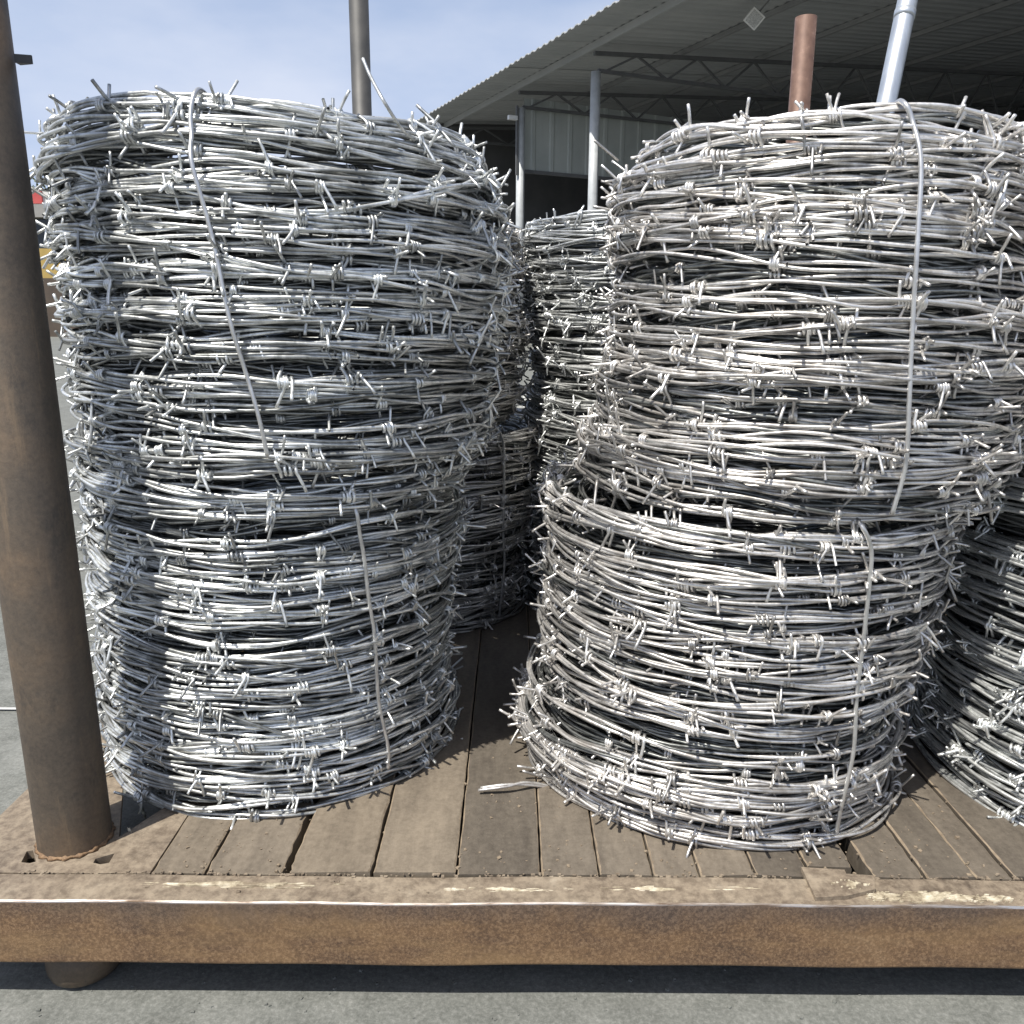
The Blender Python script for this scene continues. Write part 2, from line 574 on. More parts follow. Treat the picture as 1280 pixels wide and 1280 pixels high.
# corner plate with two slots
def gpt(px, py): 
    p = on_z(px, py, DECK); return (p.x, p.y)
pl_l = X0+.002
outer = [(pl_l, Y0+.0425), (-.3785, Y0+.0425), (-.3795, 0.79), gpt(216, 1006), gpt(151, 1049), gpt(120, 1012), (pl_l, 0.985)]
xb = (190-640)/F_PX*((Y0+.0425)*CT + (CAM_Z-DECK)*ST) - .0004
outer = [(pl_l, Y0+.0425), (xb, Y0+.0425), (xb, .905), gpt(216, 1006), gpt(151, 1049), (-.462, 0.90), (-.50, .985), (pl_l, 0.985)]
h1 = [gpt(*p) for p in ((29, 1081), (36, 1067), (44, 1066), (48, 1080), (40, 1082))]
h2 = [gpt(*p) for p in ((119, 1081), (122, 1076), (146, 1069), (139, 1081), (128, 1083))]
rk(prism_obj('corner_plate', outer, [h1, h2], DECK-.010, DECK-.0005, M['lip']))
# little weld crumbs along the plate joint
bm = bmesh.new()
random.seed(3)
for i in range(300):
    x = random.uniform(-.50, .66)
    y = Y0 + .0415 + random.gauss(0, .0018)
    if random.random() < .12:
        x = random.uniform(-.57, .62); y = Y0+random.uniform(.012, .055)
    s = random.uniform(.0004, .0013)
    vs = add_box(bm, x-s*random.uniform(.6, 2.2), x+s*random.uniform(.6, 2.0), y-s, y+s, DECK-.001, DECK+s*.7)
    for v in vs:
        v.co += Vector((random.gauss(0, s*.4), random.gauss(0, s*.4), 0))
rk(tag(bm_obj('joint_grit', bm, M['lip']), None, None, None, 'stuff'))

def grit(name, mat, n, place, smin, smax, seed):
    rr = random.Random(seed)
    bm = bmesh.new()
    for i in range(n):
        x, y, z = place(rr)
        q = rr.uniform(smin, smax)*(rr.random()**2*1.5+.5)
        vs = add_box(bm, x-q, x+q, y-q*.8, y+q*.8, z-q*.3, z+q)
        a_ = rr.uniform(0, PI)
        for v in vs:
            d_ = v.co - Vector((x, y, z))
            v.co = Vector((x, y, z)) + Matrix.Rotation(a_, 3, 'Z') @ Vector((d_.x*rr.uniform(.5, 1.2), d_.y*rr.uniform(.5, 1.2), d_.z*rr.uniform(.5, 1.1)))
    return tag(bm_obj(name, bm, mat), None, None, None, 'stuff')
o = grit('ground_grit', M['ground'], 900, lambda r: (r.uniform(-.9, .9), r.uniform(.45, .80), 0), .0004, .0013, 5)
o['label'] = 'loose grit on the concrete in front of the pallet'
rk(grit('deck_grit', M['chip'], 700, lambda r: (r.uniform(-.36, .75), Y0 + .045 + abs(r.gauss(0, .12)), DECK-.0012), .0004, .0012, 6))

# planks
bx = [190, 257, 359, 468, 573, 679, 752, 820, 879, 948, 1018, 1090, 1163, 1225, 1271]
zc_f = (Y0+.0425)*CT + (CAM_Z-DECK)*ST
bounds = [(p-640)/F_PX*zc_f for p in bx]
while bounds[-1] < X1-.12: bounds.append(bounds[-1] + random.uniform(.045, .085))
bounds[-1] = X1-.047
random.seed(11)
for i, (a_, b_) in enumerate(zip(bounds, bounds[1:])):
    ga = gb = 0.0006
    if i == 1: gb = .0030
    if i == 2: ga = .0030
    if i == 10: gb = .0085
    if i == 11: ga = .0045
    xa, xb = a_+ga, b_-gb
    dz = random.uniform(-.0022, .0012)
    yf = Y0+.0425+random.uniform(0.0004, .0028)
    if i == 10: yf += .018
    yr = Y1-.044
    bm = bmesh.new()
    # long strip with ragged long edges, so joints are uneven
    N = 70
    ys = list(yf + (yr-yf)*np.linspace(0, 1, N)**1.7)
    drift = random.uniform(-.004, .004) if i > 5 else random.uniform(-.0015, .0015)
    rag = 0.0004 if i not in (1, 2, 10, 11) else .0011
    L0 = []; Rr_ = []
    for y in ys:
        L0.append(xa + random.uniform(0, rag*2.2)); Rr_.append(xb - random.uniform(0, rag*2.2))
    tilt = random.uniform(-.0012, .0012)
    c0 = .0011
    rows = []
    for j, y in enumerate(ys):
        zz = DECK+dz+.0006*math.sin(y*7+i)
        chipL = c0*random.uniform(.5, 2.0); chipR = c0*random.uniform(.5, 2.0)
        rows.append([bm.verts.new(p) for p in ((L0[j], y, zz-.024), (L0[j], y, zz-chipL*.8-tilt), (L0[j]+chipL, y, zz-tilt),
                                              (Rr_[j]-chipR, y, zz+tilt), (Rr_[j], y, zz-chipR*.8+tilt), (Rr_[j], y, zz-.024))])
    for r0, r1 in zip(rows, rows[1:]):
        for q in range(6):
            f = bm.faces.new([r0[q], r0[(q+1) % 6], r1[(q+1) % 6], r1[q]])
            if q in (1, 3): f.material_index = 1
    bm.faces.new(rows[0][::-1]); bm.faces.new(rows[-1])
    bmesh.ops.recalc_face_normals(bm, faces=bm.faces[:])
    o = rk(bm_obj('plank', bm, [M['plank'], M['chip']]))
# light patch board at the right joint, and the dried spill on the lip
pts = [gpt(*p) for p in ((1004, 1086), (1058, 1089), (1060, 1094), (1095, 1096), (1097, 1113), (1060, 1122), (1022, 1124))]
o = rk(prism_obj('patch_board', pts, [], DECK-.003, DECK+.0042, M['lip']))
o['label'] = 'pale splintered patch board beside the gap'
def blob(cx, cy, rx, ry, n, seed, z0, z1):
    """dried splash: many ragged flakes of different height scattered round a core"""
    rr = random.Random(seed)
    bm = bmesh.new()
    for q in range(n):
        k = rr.random()**.8
        t = rr.uniform(0, 2*PI)
        fx, fy = cx + rx*k*math.cos(t), cy + ry*k*math.sin(t)*.9
        size = rr.uniform(.25, 1.0)*(1.15-k)
        m_ = rr.randint(6, 10)
        h = z1 + rr.uniform(-.0002, .0007)*(1.3-k)
        top = []; bot = []
        for i in range(m_):
            u = 2*PI*i/m_
            g_ = rr.uniform(.4, 1.2)*size
            x, y = gpt(fx + rx*.28*g_*math.cos(u), min(fy + ry*.5*g_*math.sin(u), 1128))
            top.append(bm.verts.new((x, y, h + rr.uniform(-.0003, .0003))))
            x2, y2 = gpt(fx + rx*.31*g_*math.cos(u), min(fy + ry*.56*g_*math.sin(u), 1129))
            bot.append(bm.verts.new((x2, y2, z0)))
        c_ = bm.verts.new((*gpt(fx, min(fy, 1128)), h + .0004))
        for i in range(m_):
            bm.faces.new([top[i], top[(i+1) % m_], c_])
            bm.faces.new([top[(i+1) % m_], top[i], bot[i], bot[(i+1) % m_]])
    bmesh.ops.recalc_face_normals(bm, faces=bm.faces[:])
    return rk(bm_obj('paint_splash', bm, M['spill']))
blob(1066, 1108, 26, 8, 22, 1, DECK+.0038, DECK+.0048)
blob(1160, 1119, 80, 9, 80, 2, DECK-.0008, DECK+.0010)
blob(1104, 1118, 24, 8, 26, 3, DECK-.0008, DECK+.0012)
blob(1240, 1120, 40, 6, 30, 4, DECK-.0008, DECK+.0008)
blob(165, 1041, 6, 3, 6, 5, DECK-.001, DECK+.0016)
blob(640, 1112, 90, 4, 30, 6, DECK-.0008, DECK+.0004)
blob(300, 1108, 150, 5, 36, 7, DECK-.0008, DECK+.0004)
blob(860, 1110, 120, 5, 36, 8, DECK-.0008, DECK+.0005)

# stakes and feet
def stake(x, y, r, z1, mat, lean=(0, 0), hollow=True):
    prof = [(r, -0.02), (r, z1), (r*.86, z1), (r*.86, z1-.12)]
    o = lathe_obj('stake', prof, mat, n=40, closed_ends=False)
    for p in o.data.polygons: p.use_smooth = abs(p.normal.z) < .5
    o.parent = rack
    o.location = (x-.36, y-2.0, DECK)
    o.rotation_euler = (lean[1], lean[0], 0)
    return o
sp = on_z(97, 1051, DECK)
s1 = stake(sp.x, sp.y, 0.0365, 1.55, M['pipe'], (-.012, .0))
s1['label'] = 'brown rusty corner stake at the left front'
lug = prism_obj('lug', [(0.033, -.005), (.046, -.001), (.046, .001), (.033, .004)], [], 0.0, .007, M['pipe_dark'], s1)
lp = at_depth(30, 92, .80)
lug.location = (0.004, 0.012, lp.z-DECK-.01)
# weld collar round the stake foot
wr = lathe_obj('weld_ring', [(0.0355, 0.0015), (.0392, -.0004), (.0378, .0020), (.0355, .0036)], M['beam'], s1, 56, False)
for v in wr.data.vertices:
    k = 1 + .03*math.sin(math.atan2(v.co.y, v.co.x)*17) + random.uniform(-.025, .03)
    v.co.x *= k; v.co.y *= k; v.co.z *= random.uniform(.5, 1.3)
rp = at_y(448, 100, 3.17)
s2 = stake(rp.x, 3.17, .0335, 1.72, M['pipe_dark'])
s2['label'] = 'dark grey stake at the far left corner'
rp = at_y(1001, 60, 3.17)
s3 = stake(rp.x, 3.17, .036, (at_y(1003, 15, 3.17-.036).z-DECK), M['pipe_red'])
s3['label'] = 'red-brown stake rising behind the right stack'
stake(1.22, .80, .0365, 1.55, M['pipe'])
for (x, y) in ((-.447, .758), (1.22, .80), (-.50, 3.17), (1.2, 3.17)):
    prof = [(.004, .0), (.027, .001), (.035, .006), (.0375, .014), (.0375, DECK-.0725)]
    lathe_obj('foot', prof, M['pipe'], None, 32, True, (x, y, 0)); o = bpy.context.scene.collection.objects[-1]
    rk(o)

# ------------------------------------------------------------------ barbed wire
WIRE_R = .00195
BARB_R = .00165
def barb_paths(rnd, hi=True):
    """barb round a wire along X: two short wires wound round it, four points sticking out"""
    seg = 12 if hi else 7
    paths = []
    rw = .0046
    width = rnd.uniform(.006, .014)
    for k in range(2):
        turns = rnd.uniform(1.1, 2.4)
        n = int(seg*turns)
        t = np.linspace(0, turns*2*PI, n) + rnd.uniform(0, 2*PI)
        x0 = -width/2 + k*width*.55
        xs = x0 + np.linspace(0, width*.55, n)
        rr = rw*rnd.uniform(.88, 1.25)*(1+.16*np.sin(np.linspace(0, rnd.uniform(3, 9), n)+rnd.uniform(0, 6)))
        P = np.stack([xs, rr*np.cos(t), rr*np.sin(t)], 1)
        def tail(p, tdir, out):
            L = rnd.uniform(.009, .026)
            d = tdir*.75 + out*rnd.uniform(.15, .6) + np.array([rnd.uniform(-.45, .45), 0, 0])
            d /= np.linalg.norm(d)
            bend = np.array([rnd.uniform(-.25, .25), rnd.uniform(-.2, .2), rnd.uniform(-.2, .2)])
            m_ = 4 if hi else 2
            return np.array([p + d*L*u + bend*L*u*u*.5 for u in np.linspace(.25, 1, m_)])
        d_end = np.array([0, -math.sin(t[-1]), math.cos(t[-1])])
        d_sta = -np.array([0, -math.sin(t[0]), math.cos(t[0])])
        o_end = np.array([0, math.cos(t[-1]), math.sin(t[-1])])
        o_sta = np.array([0, math.cos(t[0]), math.sin(t[0])])
        P = np.concatenate([tail(P[0], d_sta, o_sta)[::-1], P, tail(P[-1], d_end, o_end)])
        paths.append(P)
    return paths

def barb_mesh(seed, mat):
    return tubes_mesh('barb', barb_paths(random.Random(seed), True), BARB_R, 6, mat, caps=True)
BARBS = {k: [barb_mesh(100+i, M[k]) for i in range(26)] for k in ('wire_cool', 'wire_warm')}
BARB_LOW = []
for i in range(8):
    Vs, Fs, base = [], [], 0
    for p in barb_paths(random.Random(300+i), False):
        V, Fq, c_ = tube_arrays(p, BARB_R, 4, base, False)
        Vs.append(V); Fs.append(Fq); base += len(V)
    BARB_LOW.append((np.concatenate(Vs), np.concatenate(Fs)))

class Wind:
    """winding of one coil: control rows (z, cx, cy, R) in world space"""
    def __init__(s, ctrl, z0, z1, loops, seed, bands, dz_front=None):
        s.c = np.array(ctrl); s.z0, s.z1, s.N = z0, z1, loops
        s.r = np.random.default_rng(seed)
        r = s.r
        # loops gather in bands
        centres = np.linspace(z0, z1, bands) + r.normal(0, (z1-z0)/bands*.18, bands)
        centres[0] = z0+.002; centres[-1] = z1-.002
        per = np.sort(r.integers(0, bands, loops))
        per[:2] = 0; per[-2:] = bands-1
        zz = centres[per] + r.normal(0, (z1-z0)/bands*.36, loops)
        s.zk = np.clip(np.sort(zz), z0+.001, z1-.001)
        s.zk = np.append(s.zk, s.zk[-1])
        s.rk = -np.abs(r.normal(0, .0055, loops+1))
        s.dxy = r.normal(0, .0028, (loops+1, 2))
        s.dz_front = dz_front or (lambda z, f: 0.0)
    def cyl(s, z):
        c = s.c
        return np.stack([np.interp(z, c[:, 0], c[:, i]) for i in (1, 2, 3)], -1)
    def loop(s, k, npts, amp=1.0, zk=None, off=0.0):
        r = s.r
        th = np.linspace(0, 2*PI, npts)
        u = th/(2*PI)
        win = np.sin(th/2)**.6
        def wave(fs, a):
            o = np.zeros(npts)
            for f in fs:
                o += a*r.normal()*np.sin(f*th + r.uniform(0, 2*PI))/math.sqrt(len(fs))
            return o*win
        wild = r.uniform(1.6, 2.8) if r.random() < .25 else 1.0
        zz0 = s.zk[k] if zk is None else zk[k]
        zz1 = s.zk[k+1] if zk is None else zk[k+1]
        ease = u
        z = zz0 + (zz1-zz0)*ease + wave((1, 2, 3), .0046*amp*wild) + wave((5, 8), .0021*amp) + wave((13, 19), .0003*amp)
        rad = s.rk[k] + (s.rk[k+1]-s.rk[k])*ease + wave((1, 2, 3, 5), .0045*amp) + wave((9, 14), .0008*amp) + off
        z = np.clip(z, s.z0 - .004, s.z1 + .010)
        c = s.cyl(z)
        dx = s.dxy[k][None, :]*(1-ease[:, None]) + s.dxy[k+1][None, :]*ease[:, None]
        # angle 0 is the far side from the camera, so the joint between loops hides there
        ux, uy = np.sin(th), np.cos(th)
        Rr = c[:, 2] + rad
        front = -uy
        zf = z + np.array([s.dz_front(zi, fi) for zi, fi in zip(z, front)])
        return np.stack([c[:, 0] + dx[:, 0] + Rr*ux, c[:, 1] + dx[:, 1] + Rr*uy, zf], 1), th

def twist(P, th, phase0, pitch, a, r):
    seg = np.linalg.norm(np.diff(P, axis=0), axis=1)
    s_ = np.concatenate([[0], np.cumsum(seg)])
    T = np.gradient(P, axis=0); T /= np.linalg.norm(T, axis=1)[:, None]
    A = np.cross(T, np.array([0, 0, 1.0])); A /= np.linalg.norm(A, axis=1)[:, None]
    B = np.cross(T, A)
    ph = phase0 + 2*PI*s_/pitch + .5*np.sin(s_*9+phase0)
    aa = a*(1 + .55*np.sin(th*3 + phase0*1.3)*np.sin(th/2)**.5)
    off = aa[:, None]*(np.cos(ph)[:, None]*A + np.sin(ph)[:, None]*B)
    return P+off, P-off, ph[-1]

def make_coil(label, group, ctrl, z0, z1, mat, seed, loops=36, bands=13, base=None, dz_front=None, n_single=300):
    z0 += ZS; z1 += ZS
    W = Wind([(c_[0]+ZS,)+tuple(c_[1:]) for c_ in ctrl], z0, z1, loops, seed, bands, dz_front)
    r = W.r
    prnd = random.Random(seed)
    zm = .5*(z0+z1)
    c0 = W.cyl(np.array([z0]))[0]
    root = tag(empty('barbed_wire_coil', (c0[0], c0[1], z0)), label, 'wire coil', group)
    org = np.array([c0[0], c0[1], z0])
    phase = 0.0
    cand = []
    for k in range(loops):
        P, th = W.loop(k, 168)
        s1_, s2_, phase = twist(P, th, phase, r.uniform(.20, .34), .0029, r)
        Vs, Fs, b_ = [], [], 0
        for q in (s1_, s2_):
            V, Fq = ring_tubes_fast(q-org, None, WIRE_R, 6, b_)
            Vs.append(V); Fs.append(Fq); b_ += len(V)
        me = np_mesh('wire_loop', np.concatenate(Vs), [np.concatenate(Fs)], M[mat])
        link(bpy.data.objects.new('wire_loop', me), root)
        # barbs along this loop
        seg = np.linalg.norm(np.diff(P, axis=0), axis=1)
        s_ = np.concatenate([[0], np.cumsum(seg)])
        d = r.uniform(0, .3)
        while d < s_[-1]-.02:
            i = int(np.searchsorted(s_, d))
            i = min(max(i, 1), len(P)-2)
            tan = P[i+1]-P[i-1]; tan /= np.linalg.norm(tan)
            cand.append((P[i].copy(), tan, -math.cos(th[i])))
            d += r.uniform(.12, .25)
    # the barbs that show largest are single objects
    cand.sort(key=lambda t: -t[2])
    rest = cand[n_single:]
    for (p, tan, f) in cand[:n_single]:
        o = bpy.data.objects.new('barb', prnd.choice(BARBS[mat]))
        link(o, root)
        T = Vector(tan); A = T.cross(Vector((0, 0, 1))).normalized(); B = T.cross(A)
        mt = Matrix((T, A, B)).transposed().to_4x4()
        mt = Matrix.Translation(Vector(p-org)) @ mt @ Matrix.Rotation(prnd.uniform(0, 2*PI), 4, 'X')
        sc = prnd.uniform(.82, 1.12)
        o.matrix_basis = mt @ Matrix.Diagonal((sc, sc, sc, 1))
    # windings deeper in the coil
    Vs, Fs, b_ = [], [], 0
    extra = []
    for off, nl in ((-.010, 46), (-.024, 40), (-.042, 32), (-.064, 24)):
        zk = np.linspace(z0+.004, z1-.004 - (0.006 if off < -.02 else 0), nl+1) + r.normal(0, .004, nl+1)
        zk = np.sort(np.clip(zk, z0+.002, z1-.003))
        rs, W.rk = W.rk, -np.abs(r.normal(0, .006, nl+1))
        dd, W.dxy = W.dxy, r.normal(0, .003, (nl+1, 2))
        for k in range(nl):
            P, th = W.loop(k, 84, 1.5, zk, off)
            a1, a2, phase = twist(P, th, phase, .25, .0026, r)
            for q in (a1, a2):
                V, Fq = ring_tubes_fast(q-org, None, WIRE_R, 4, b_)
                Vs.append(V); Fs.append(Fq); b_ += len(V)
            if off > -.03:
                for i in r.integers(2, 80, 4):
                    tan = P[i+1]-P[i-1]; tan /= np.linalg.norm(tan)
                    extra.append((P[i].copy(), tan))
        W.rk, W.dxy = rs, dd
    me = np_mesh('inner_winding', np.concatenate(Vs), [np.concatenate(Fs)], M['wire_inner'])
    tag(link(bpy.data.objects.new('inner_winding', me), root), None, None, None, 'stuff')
    Vs, Fs, b_ = [], [], 0
    for (p, tan) in [(c_[0], c_[1]) for c_ in rest] + extra:
        V, Fq = prnd.choice(BARB_LOW)
        T = tan; A = np.cross(T, [0, 0, 1.0]); A /= np.linalg.norm(A); B = np.cross(T, A)
        ang = prnd.uniform(0, 2*PI)
        A2 = A*math.cos(ang)+B*math.sin(ang); B2 = np.cross(T, A2)
        Vw = V @ np.stack([T, A2, B2]) + p - org
        Vs.append(Vw); Fs.append(Fq+b_); b_ += len(V)
    me = np_mesh('far_barbs', np.concatenate(Vs), [np.concatenate(Fs)], M[mat])
    tag(link(bpy.data.objects.new('barb_cluster', me), root), None, None, None, 'stuff')
    return root, W, org

def smooth_path(P, n):
    P = np.asarray(P, float)
    # catmull-rom
    Q = np.concatenate([[2*P[0]-P[1]], P, [2*P[-1]-P[-2]]])
    out = []
    for i in range(len(P)-1):
        p0, p1, p2, p3 = Q[i], Q[i+1], Q[i+2], Q[i+3]
        for t in np.linspace(0, 1, n, endpoint=False):
            out.append(.5*((2*p1) + (p2-p0)*t + (2*p0-5*p1+4*p2-p3)*t*t + (3*p1-p0-3*p2+p3)*t**3))
    out.append(P[-1])
    return np.array(out)

def tie_wire(root, W, org, pts, rad=.0023, over=.0055, inner=True, dz_front=None):
    out = []
    for (px, py) in pts:
        d = np.array(ray(px, py)); d /= np.linalg.norm(d)
        t = .45
        while t < 1.6:
            p = np.array([0, 0, CAM_Z]) + d*t
            c = W.cyl(np.array([np.clip(p[2], W.z0, W.z1)]))[0]
            if math.hypot(p[0]-c[0], p[1]-c[1]) <= c[2]+over: break
            t += .001
        out.append(p)
    P = np.array(out)
    P[1:-1] += W.r.normal(0, .0016, (len(P)-2, 3))
    if inner:   # over the rim and down the inside, and round under the foot
        def inward(p, k, z):
            c = W.cyl(np.array([np.clip(p[2], W.z0, W.z1)]))[0]
            v = p[:2]-c[:2]; v = v/np.linalg.norm(v)
            q = c[:2] + v*(c[2]-k)
            return np.array([q[0], q[1], z])
        top = P[0]
        a0 = inward(top, .018, top[2]+.005); a1 = inward(top, .075, top[2]-.012); a2 = inward(top, .085, top[2]-.08)
        P = np.concatenate([[a2, a1, a0], P])
    S_ = smooth_path(P, 10) - org
    me = tubes_mesh('tie_wire', [S_], rad, 8, M['tie'], caps=True)
    return link(bpy.data.objects.new('tie_wire', me), root)

L_LO = [(.165, -.307, 1.074, .231), (.25, -.311, 1.070, .226), (.35, -.308, 1.073, .228), (.45, -.302, 1.079, .234), (.545, -.297, 1.083, .240)]
L_UP = [(.555, -.288, 1.087, .250), (.65, -.277, 1.089, .258), (.75, -.272, 1.094, .267), (.85, -.275, 1.096, .267), (.90, -.288, 1.098, .255), (.912, -.292, 1.098, .245)]
R_LO = [(.165, .251, 1.020, .230), (.22, .248, 1.024, .238), (.30, .266, 1.020, .230), (.42, .284, 1.030, .238), (.52, .296, 1.046, .254)]
R_UP = [(.53, .330, 1.040, .252), (.6, .345, 1.032, .247), (.7, .358, 1.024, .240), (.8, .352, 1.025, .237), (.87, .350, 1.028, .229), (.90, .354, 1.026, .214)]

G_F = 'barbed wire coils stacked on the pallet'
cLL, wLL, oLL = make_coil('lower bluish barbed wire coil of the left stack, on the planks beside the corner stake', G_F, L_LO, .1675, .548, 'wire_cool', 21, 60, 17)
tie_wire(cLL, wLL, oLL, [(445, 640), (452, 668), (456, 695), (463, 750), (470, 800), (479, 880), (487, 930), (487, 962)])
cLU, wLU, oLU = make_coil('upper bluish barbed wire coil of the left stack with a slanting tie wire', G_F, L_UP, .553, .912, 'wire_cool', 22, 60, 17)
tie_wire(cLU, wLU, oLU, [(241, 118), (233, 140), (233, 168), (239, 208), (262, 300), (285, 402), (307, 475), (322, 525), (334, 572)], over=.007)
cRL, wRL, oRL = make_coil('lower dusty barbed wire coil of the right stack, nearest to the front beam', G_F, R_LO, .1675, .512, 'wire_warm', 23, 54, 13, dz_front=lambda z, f: -.006*max(f, 0)*max(0, (z-.1255)/.345)**3)
tie_wire(cRL, wRL, oRL, [(1078, 656), (1090, 685), (1089, 720), (1080, 800), (1074, 870), (1066, 940), (1055, 1005), (1048, 1038)])
cRU, wRU, oRU = make_coil('upper dusty barbed wire coil of the right stack with a straight tie wire', G_F, R_UP, .523, .898, 'wire_warm', 24, 60, 17)
tie_wire(cRU, wRU, oRU, [(1128, 127), (1141, 150), (1144, 200), (1143, 300), (1141, 400), (1136, 500), (1129, 580), (1115, 640)], over=.007)

def copy_coil(src, loc, rz, label, scale=(1, 1, 1), n_barbs=140, tilt=(0, 0)):
    c = src.copy(); COL.objects.link(c)
    c.location = loc
    c.rotation_euler = (tilt[0], tilt[1], rz)
    c.scale = scale
    c['label'] = label
    kids = list(src.children)
    nb = 0
    for ch in kids:
        if ch.name.split('.')[0] == 'barb':
            nb += 1
            if nb > n_barbs: continue
        d = ch.copy(); COL.objects.link(d); d.parent = c
    return c
# right neighbour in the front row, cut by the frame
copy_coil(cLL, (.790, .975, .1675+ZS), .55, 'lower coil at the right edge of the photo, cut off by the frame', (1.12, 1.12, 1.0), 300)
copy_coil(cRU, (.825, 1.00, .555+ZS), -.4, 'upper coil at the right edge, mostly hidden behind the right stack', (1, 1, .98), 300)
# second row
copy_coil(cRL, (-.225, 1.62, .1675+ZS), .5, 'lower coil in the shadow behind the left stack', (1.06, 1.06, 1.02), 300)
copy_coil(cRU, (-.236, 1.62, .527+ZS), .3, 'upper coil in the second row behind the left stack', (.96, .96, .96), 300)
copy_coil(cLL, (.285, 1.66, .1675+ZS), -.5, 'lower coil in the second row behind the right stack', (1.13, 1.13, 1.0), 300)
copy_coil(cLL, (.02, 2.27, .1675+ZS), 1.3, 'single low coil in the third row, glimpsed in the gap between the stacks', (1, 1, .88), 120)
cBR = copy_coil(cLU, (.285, 1.66, .552+ZS), .7, 'upper coil in the second row showing its rim between the two front stacks', (1.0, 1.0, .93), 300)

# loose wire ends that stick out of the front coils
def sprig(root, org, pts, r=.0016):
    S_ = smooth_path(np.array(pts), 5) - org
    me = tubes_mesh('wire_end', [S_], r, 6, root.children[0].data.materials[0], caps=True)
    return link(bpy.data.objects.new('wire_end', me), root)
def depth_pts(lst): return [np.array(at_depth(*q)) for q in lst]
p0 = on_z(600, 986, DECK+.006)
zc0 = p0.y*CT - (p0.z-CAM_Z)*ST
for dx in (0, 1):
    sprig(cRL, oRL, depth_pts([(600+3*dx, 988-3*dx, zc0), (635, 983-2*dx, zc0), (662, 978+3*dx, zc0+.01), (700, 985, zc0+.03)]), .0019)
sprig(cLU, oLU, depth_pts([(515, 176, .84), (498, 160, .82), (480, 133, .80), (470, 116, .80), (459, 95, .80), (450, 74, .80)]), .0018)
sprig(cRU, oRU, depth_pts([(850, 170, .92), (795, 150, .92), (770, 200, .90), (740, 175, .88)][2:] + [] ), .0016)
# ------------------------------------------------------------------ shed
E_ = Vector((-.439, .898, 0)); N_ = Vector((.898, .439, 0))
P0 = Vector((1.6, 18.06, 0))
EAVE = CAM_Z + 5.26          # height of the roof underside above the post line
SLOPE = .09
shed = tag(empty('open_shed', P0), 'open steel shed with a dark corrugated roof, trusses and slim posts', 'shed')
shed.rotation_euler = (0, 0, math.atan2(E_.y, E_.x))   # local x along the eave, local -y into the shed
def sh(o): o.parent = shed; return o
# local frame: x = t along the eave, y = -s (s into the shed), z up
def zroof(s): return EAVE + SLOPE*s
def roof_sheet_mesh():
    bm = bmesh.new()
    W_ = 1.0
    prof = []
    for k in range(5):
        x = k*.25
        prof += [(x, .0), (x+.09, .0), (x+.12, .026), (x+.20, .026)] if k < 4 else [(x-.001, 0)]
    ss = (-.95, 6, 13, 20)
    top, bot = [], []
    for s in ss:
        top.append([bm.verts.new((x, -s, zroof(s)+z+.02)) for x, z in prof])
        bot.append([bm.verts.new((x, -s, zroof(s)+z)) for x, z in prof])
    k = len(prof)
    for A_, flip in ((top, 0), (bot, 1)):
        for a_, b_ in zip(A_, A_[1:]):
            for i in range(k-1):
                q = [a_[i], a_[i+1], b_[i+1], b_[i]]
                bm.faces.new(q[::-1] if flip else q)
    for i in range(k-1):
        bm.faces.new([top[0][i+1], top[0][i], bot[0][i], bot[0][i+1]])
        bm.faces.new([top[-1][i], top[-1][i+1], bot[-1][i+1], bot[-1][i]])
    bmesh.ops.recalc_face_normals(bm, faces=bm.faces[:])
    return bm
ro = sh(bm_obj('roof_sheet', roof_sheet_mesh(), M['roof']))
ro.location = (-17, 0, 0)
for i in range(1, 25):
    o = ro.copy(); COL.objects.link(o); o.location = (-17+i, 0, random.uniform(-.006, .006))
# purlins running along the eave
for i, s in enumerate((-.02, 2.2, 4.4, 6.6, 8.8, 11, 13.5, 16, 18.5)):
    sh(box_obj('purlin', (-17, 8, -s-.03, -s+.03, zroof(s)-.10, zroof(s)-.012), M['purlin']))
# eave strip seen as a pale line
sh(box_obj('eave_trim', (-17, 8, .055, .10, EAVE-.14, EAVE-.01), M['roof']))
# trusses over the posts
for t in (-13.2, -6.6, 0.0, 3.31, 7.5):
    def truss_bar(bm, a_, b_, r_):
        a_, b_ = Vector(a_), Vector(b_)
        d = (b_-a_).normalized()
        r_ *= .8
        u = d.cross(Vector((1, 0, 0))).normalized()*r_
        v = Vector((r_, 0, 0))
        A_ = [bm.verts.new(a_ + k) for k in (u+v, u-v, -u-v, -u+v)]
        B_ = [bm.verts.new(b_ + k) for k in (u+v, u-v, -u-v, -u+v)]
        for i in range(4): bm.faces.new([A_[i], A_[(i+1) % 4], B_[(i+1) % 4], B_[i]])
        bm.faces.new(A_[::-1]); bm.faces.new(B_)
    zb = EAVE-.52
    bm = bmesh.new(); truss_bar(bm, (t, .05, EAVE-.20), (t, -19.8, zroof(19.8)-.22), .045)
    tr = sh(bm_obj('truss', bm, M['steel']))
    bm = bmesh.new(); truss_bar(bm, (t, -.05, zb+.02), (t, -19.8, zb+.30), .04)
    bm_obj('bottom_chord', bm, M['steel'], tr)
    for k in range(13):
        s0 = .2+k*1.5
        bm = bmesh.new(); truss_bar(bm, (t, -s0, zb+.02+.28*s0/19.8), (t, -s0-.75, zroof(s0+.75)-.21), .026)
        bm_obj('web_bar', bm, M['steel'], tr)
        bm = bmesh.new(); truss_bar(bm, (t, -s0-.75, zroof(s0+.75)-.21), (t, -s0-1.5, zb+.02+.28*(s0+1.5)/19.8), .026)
        bm_obj('web_bar', bm, M['steel'], tr)
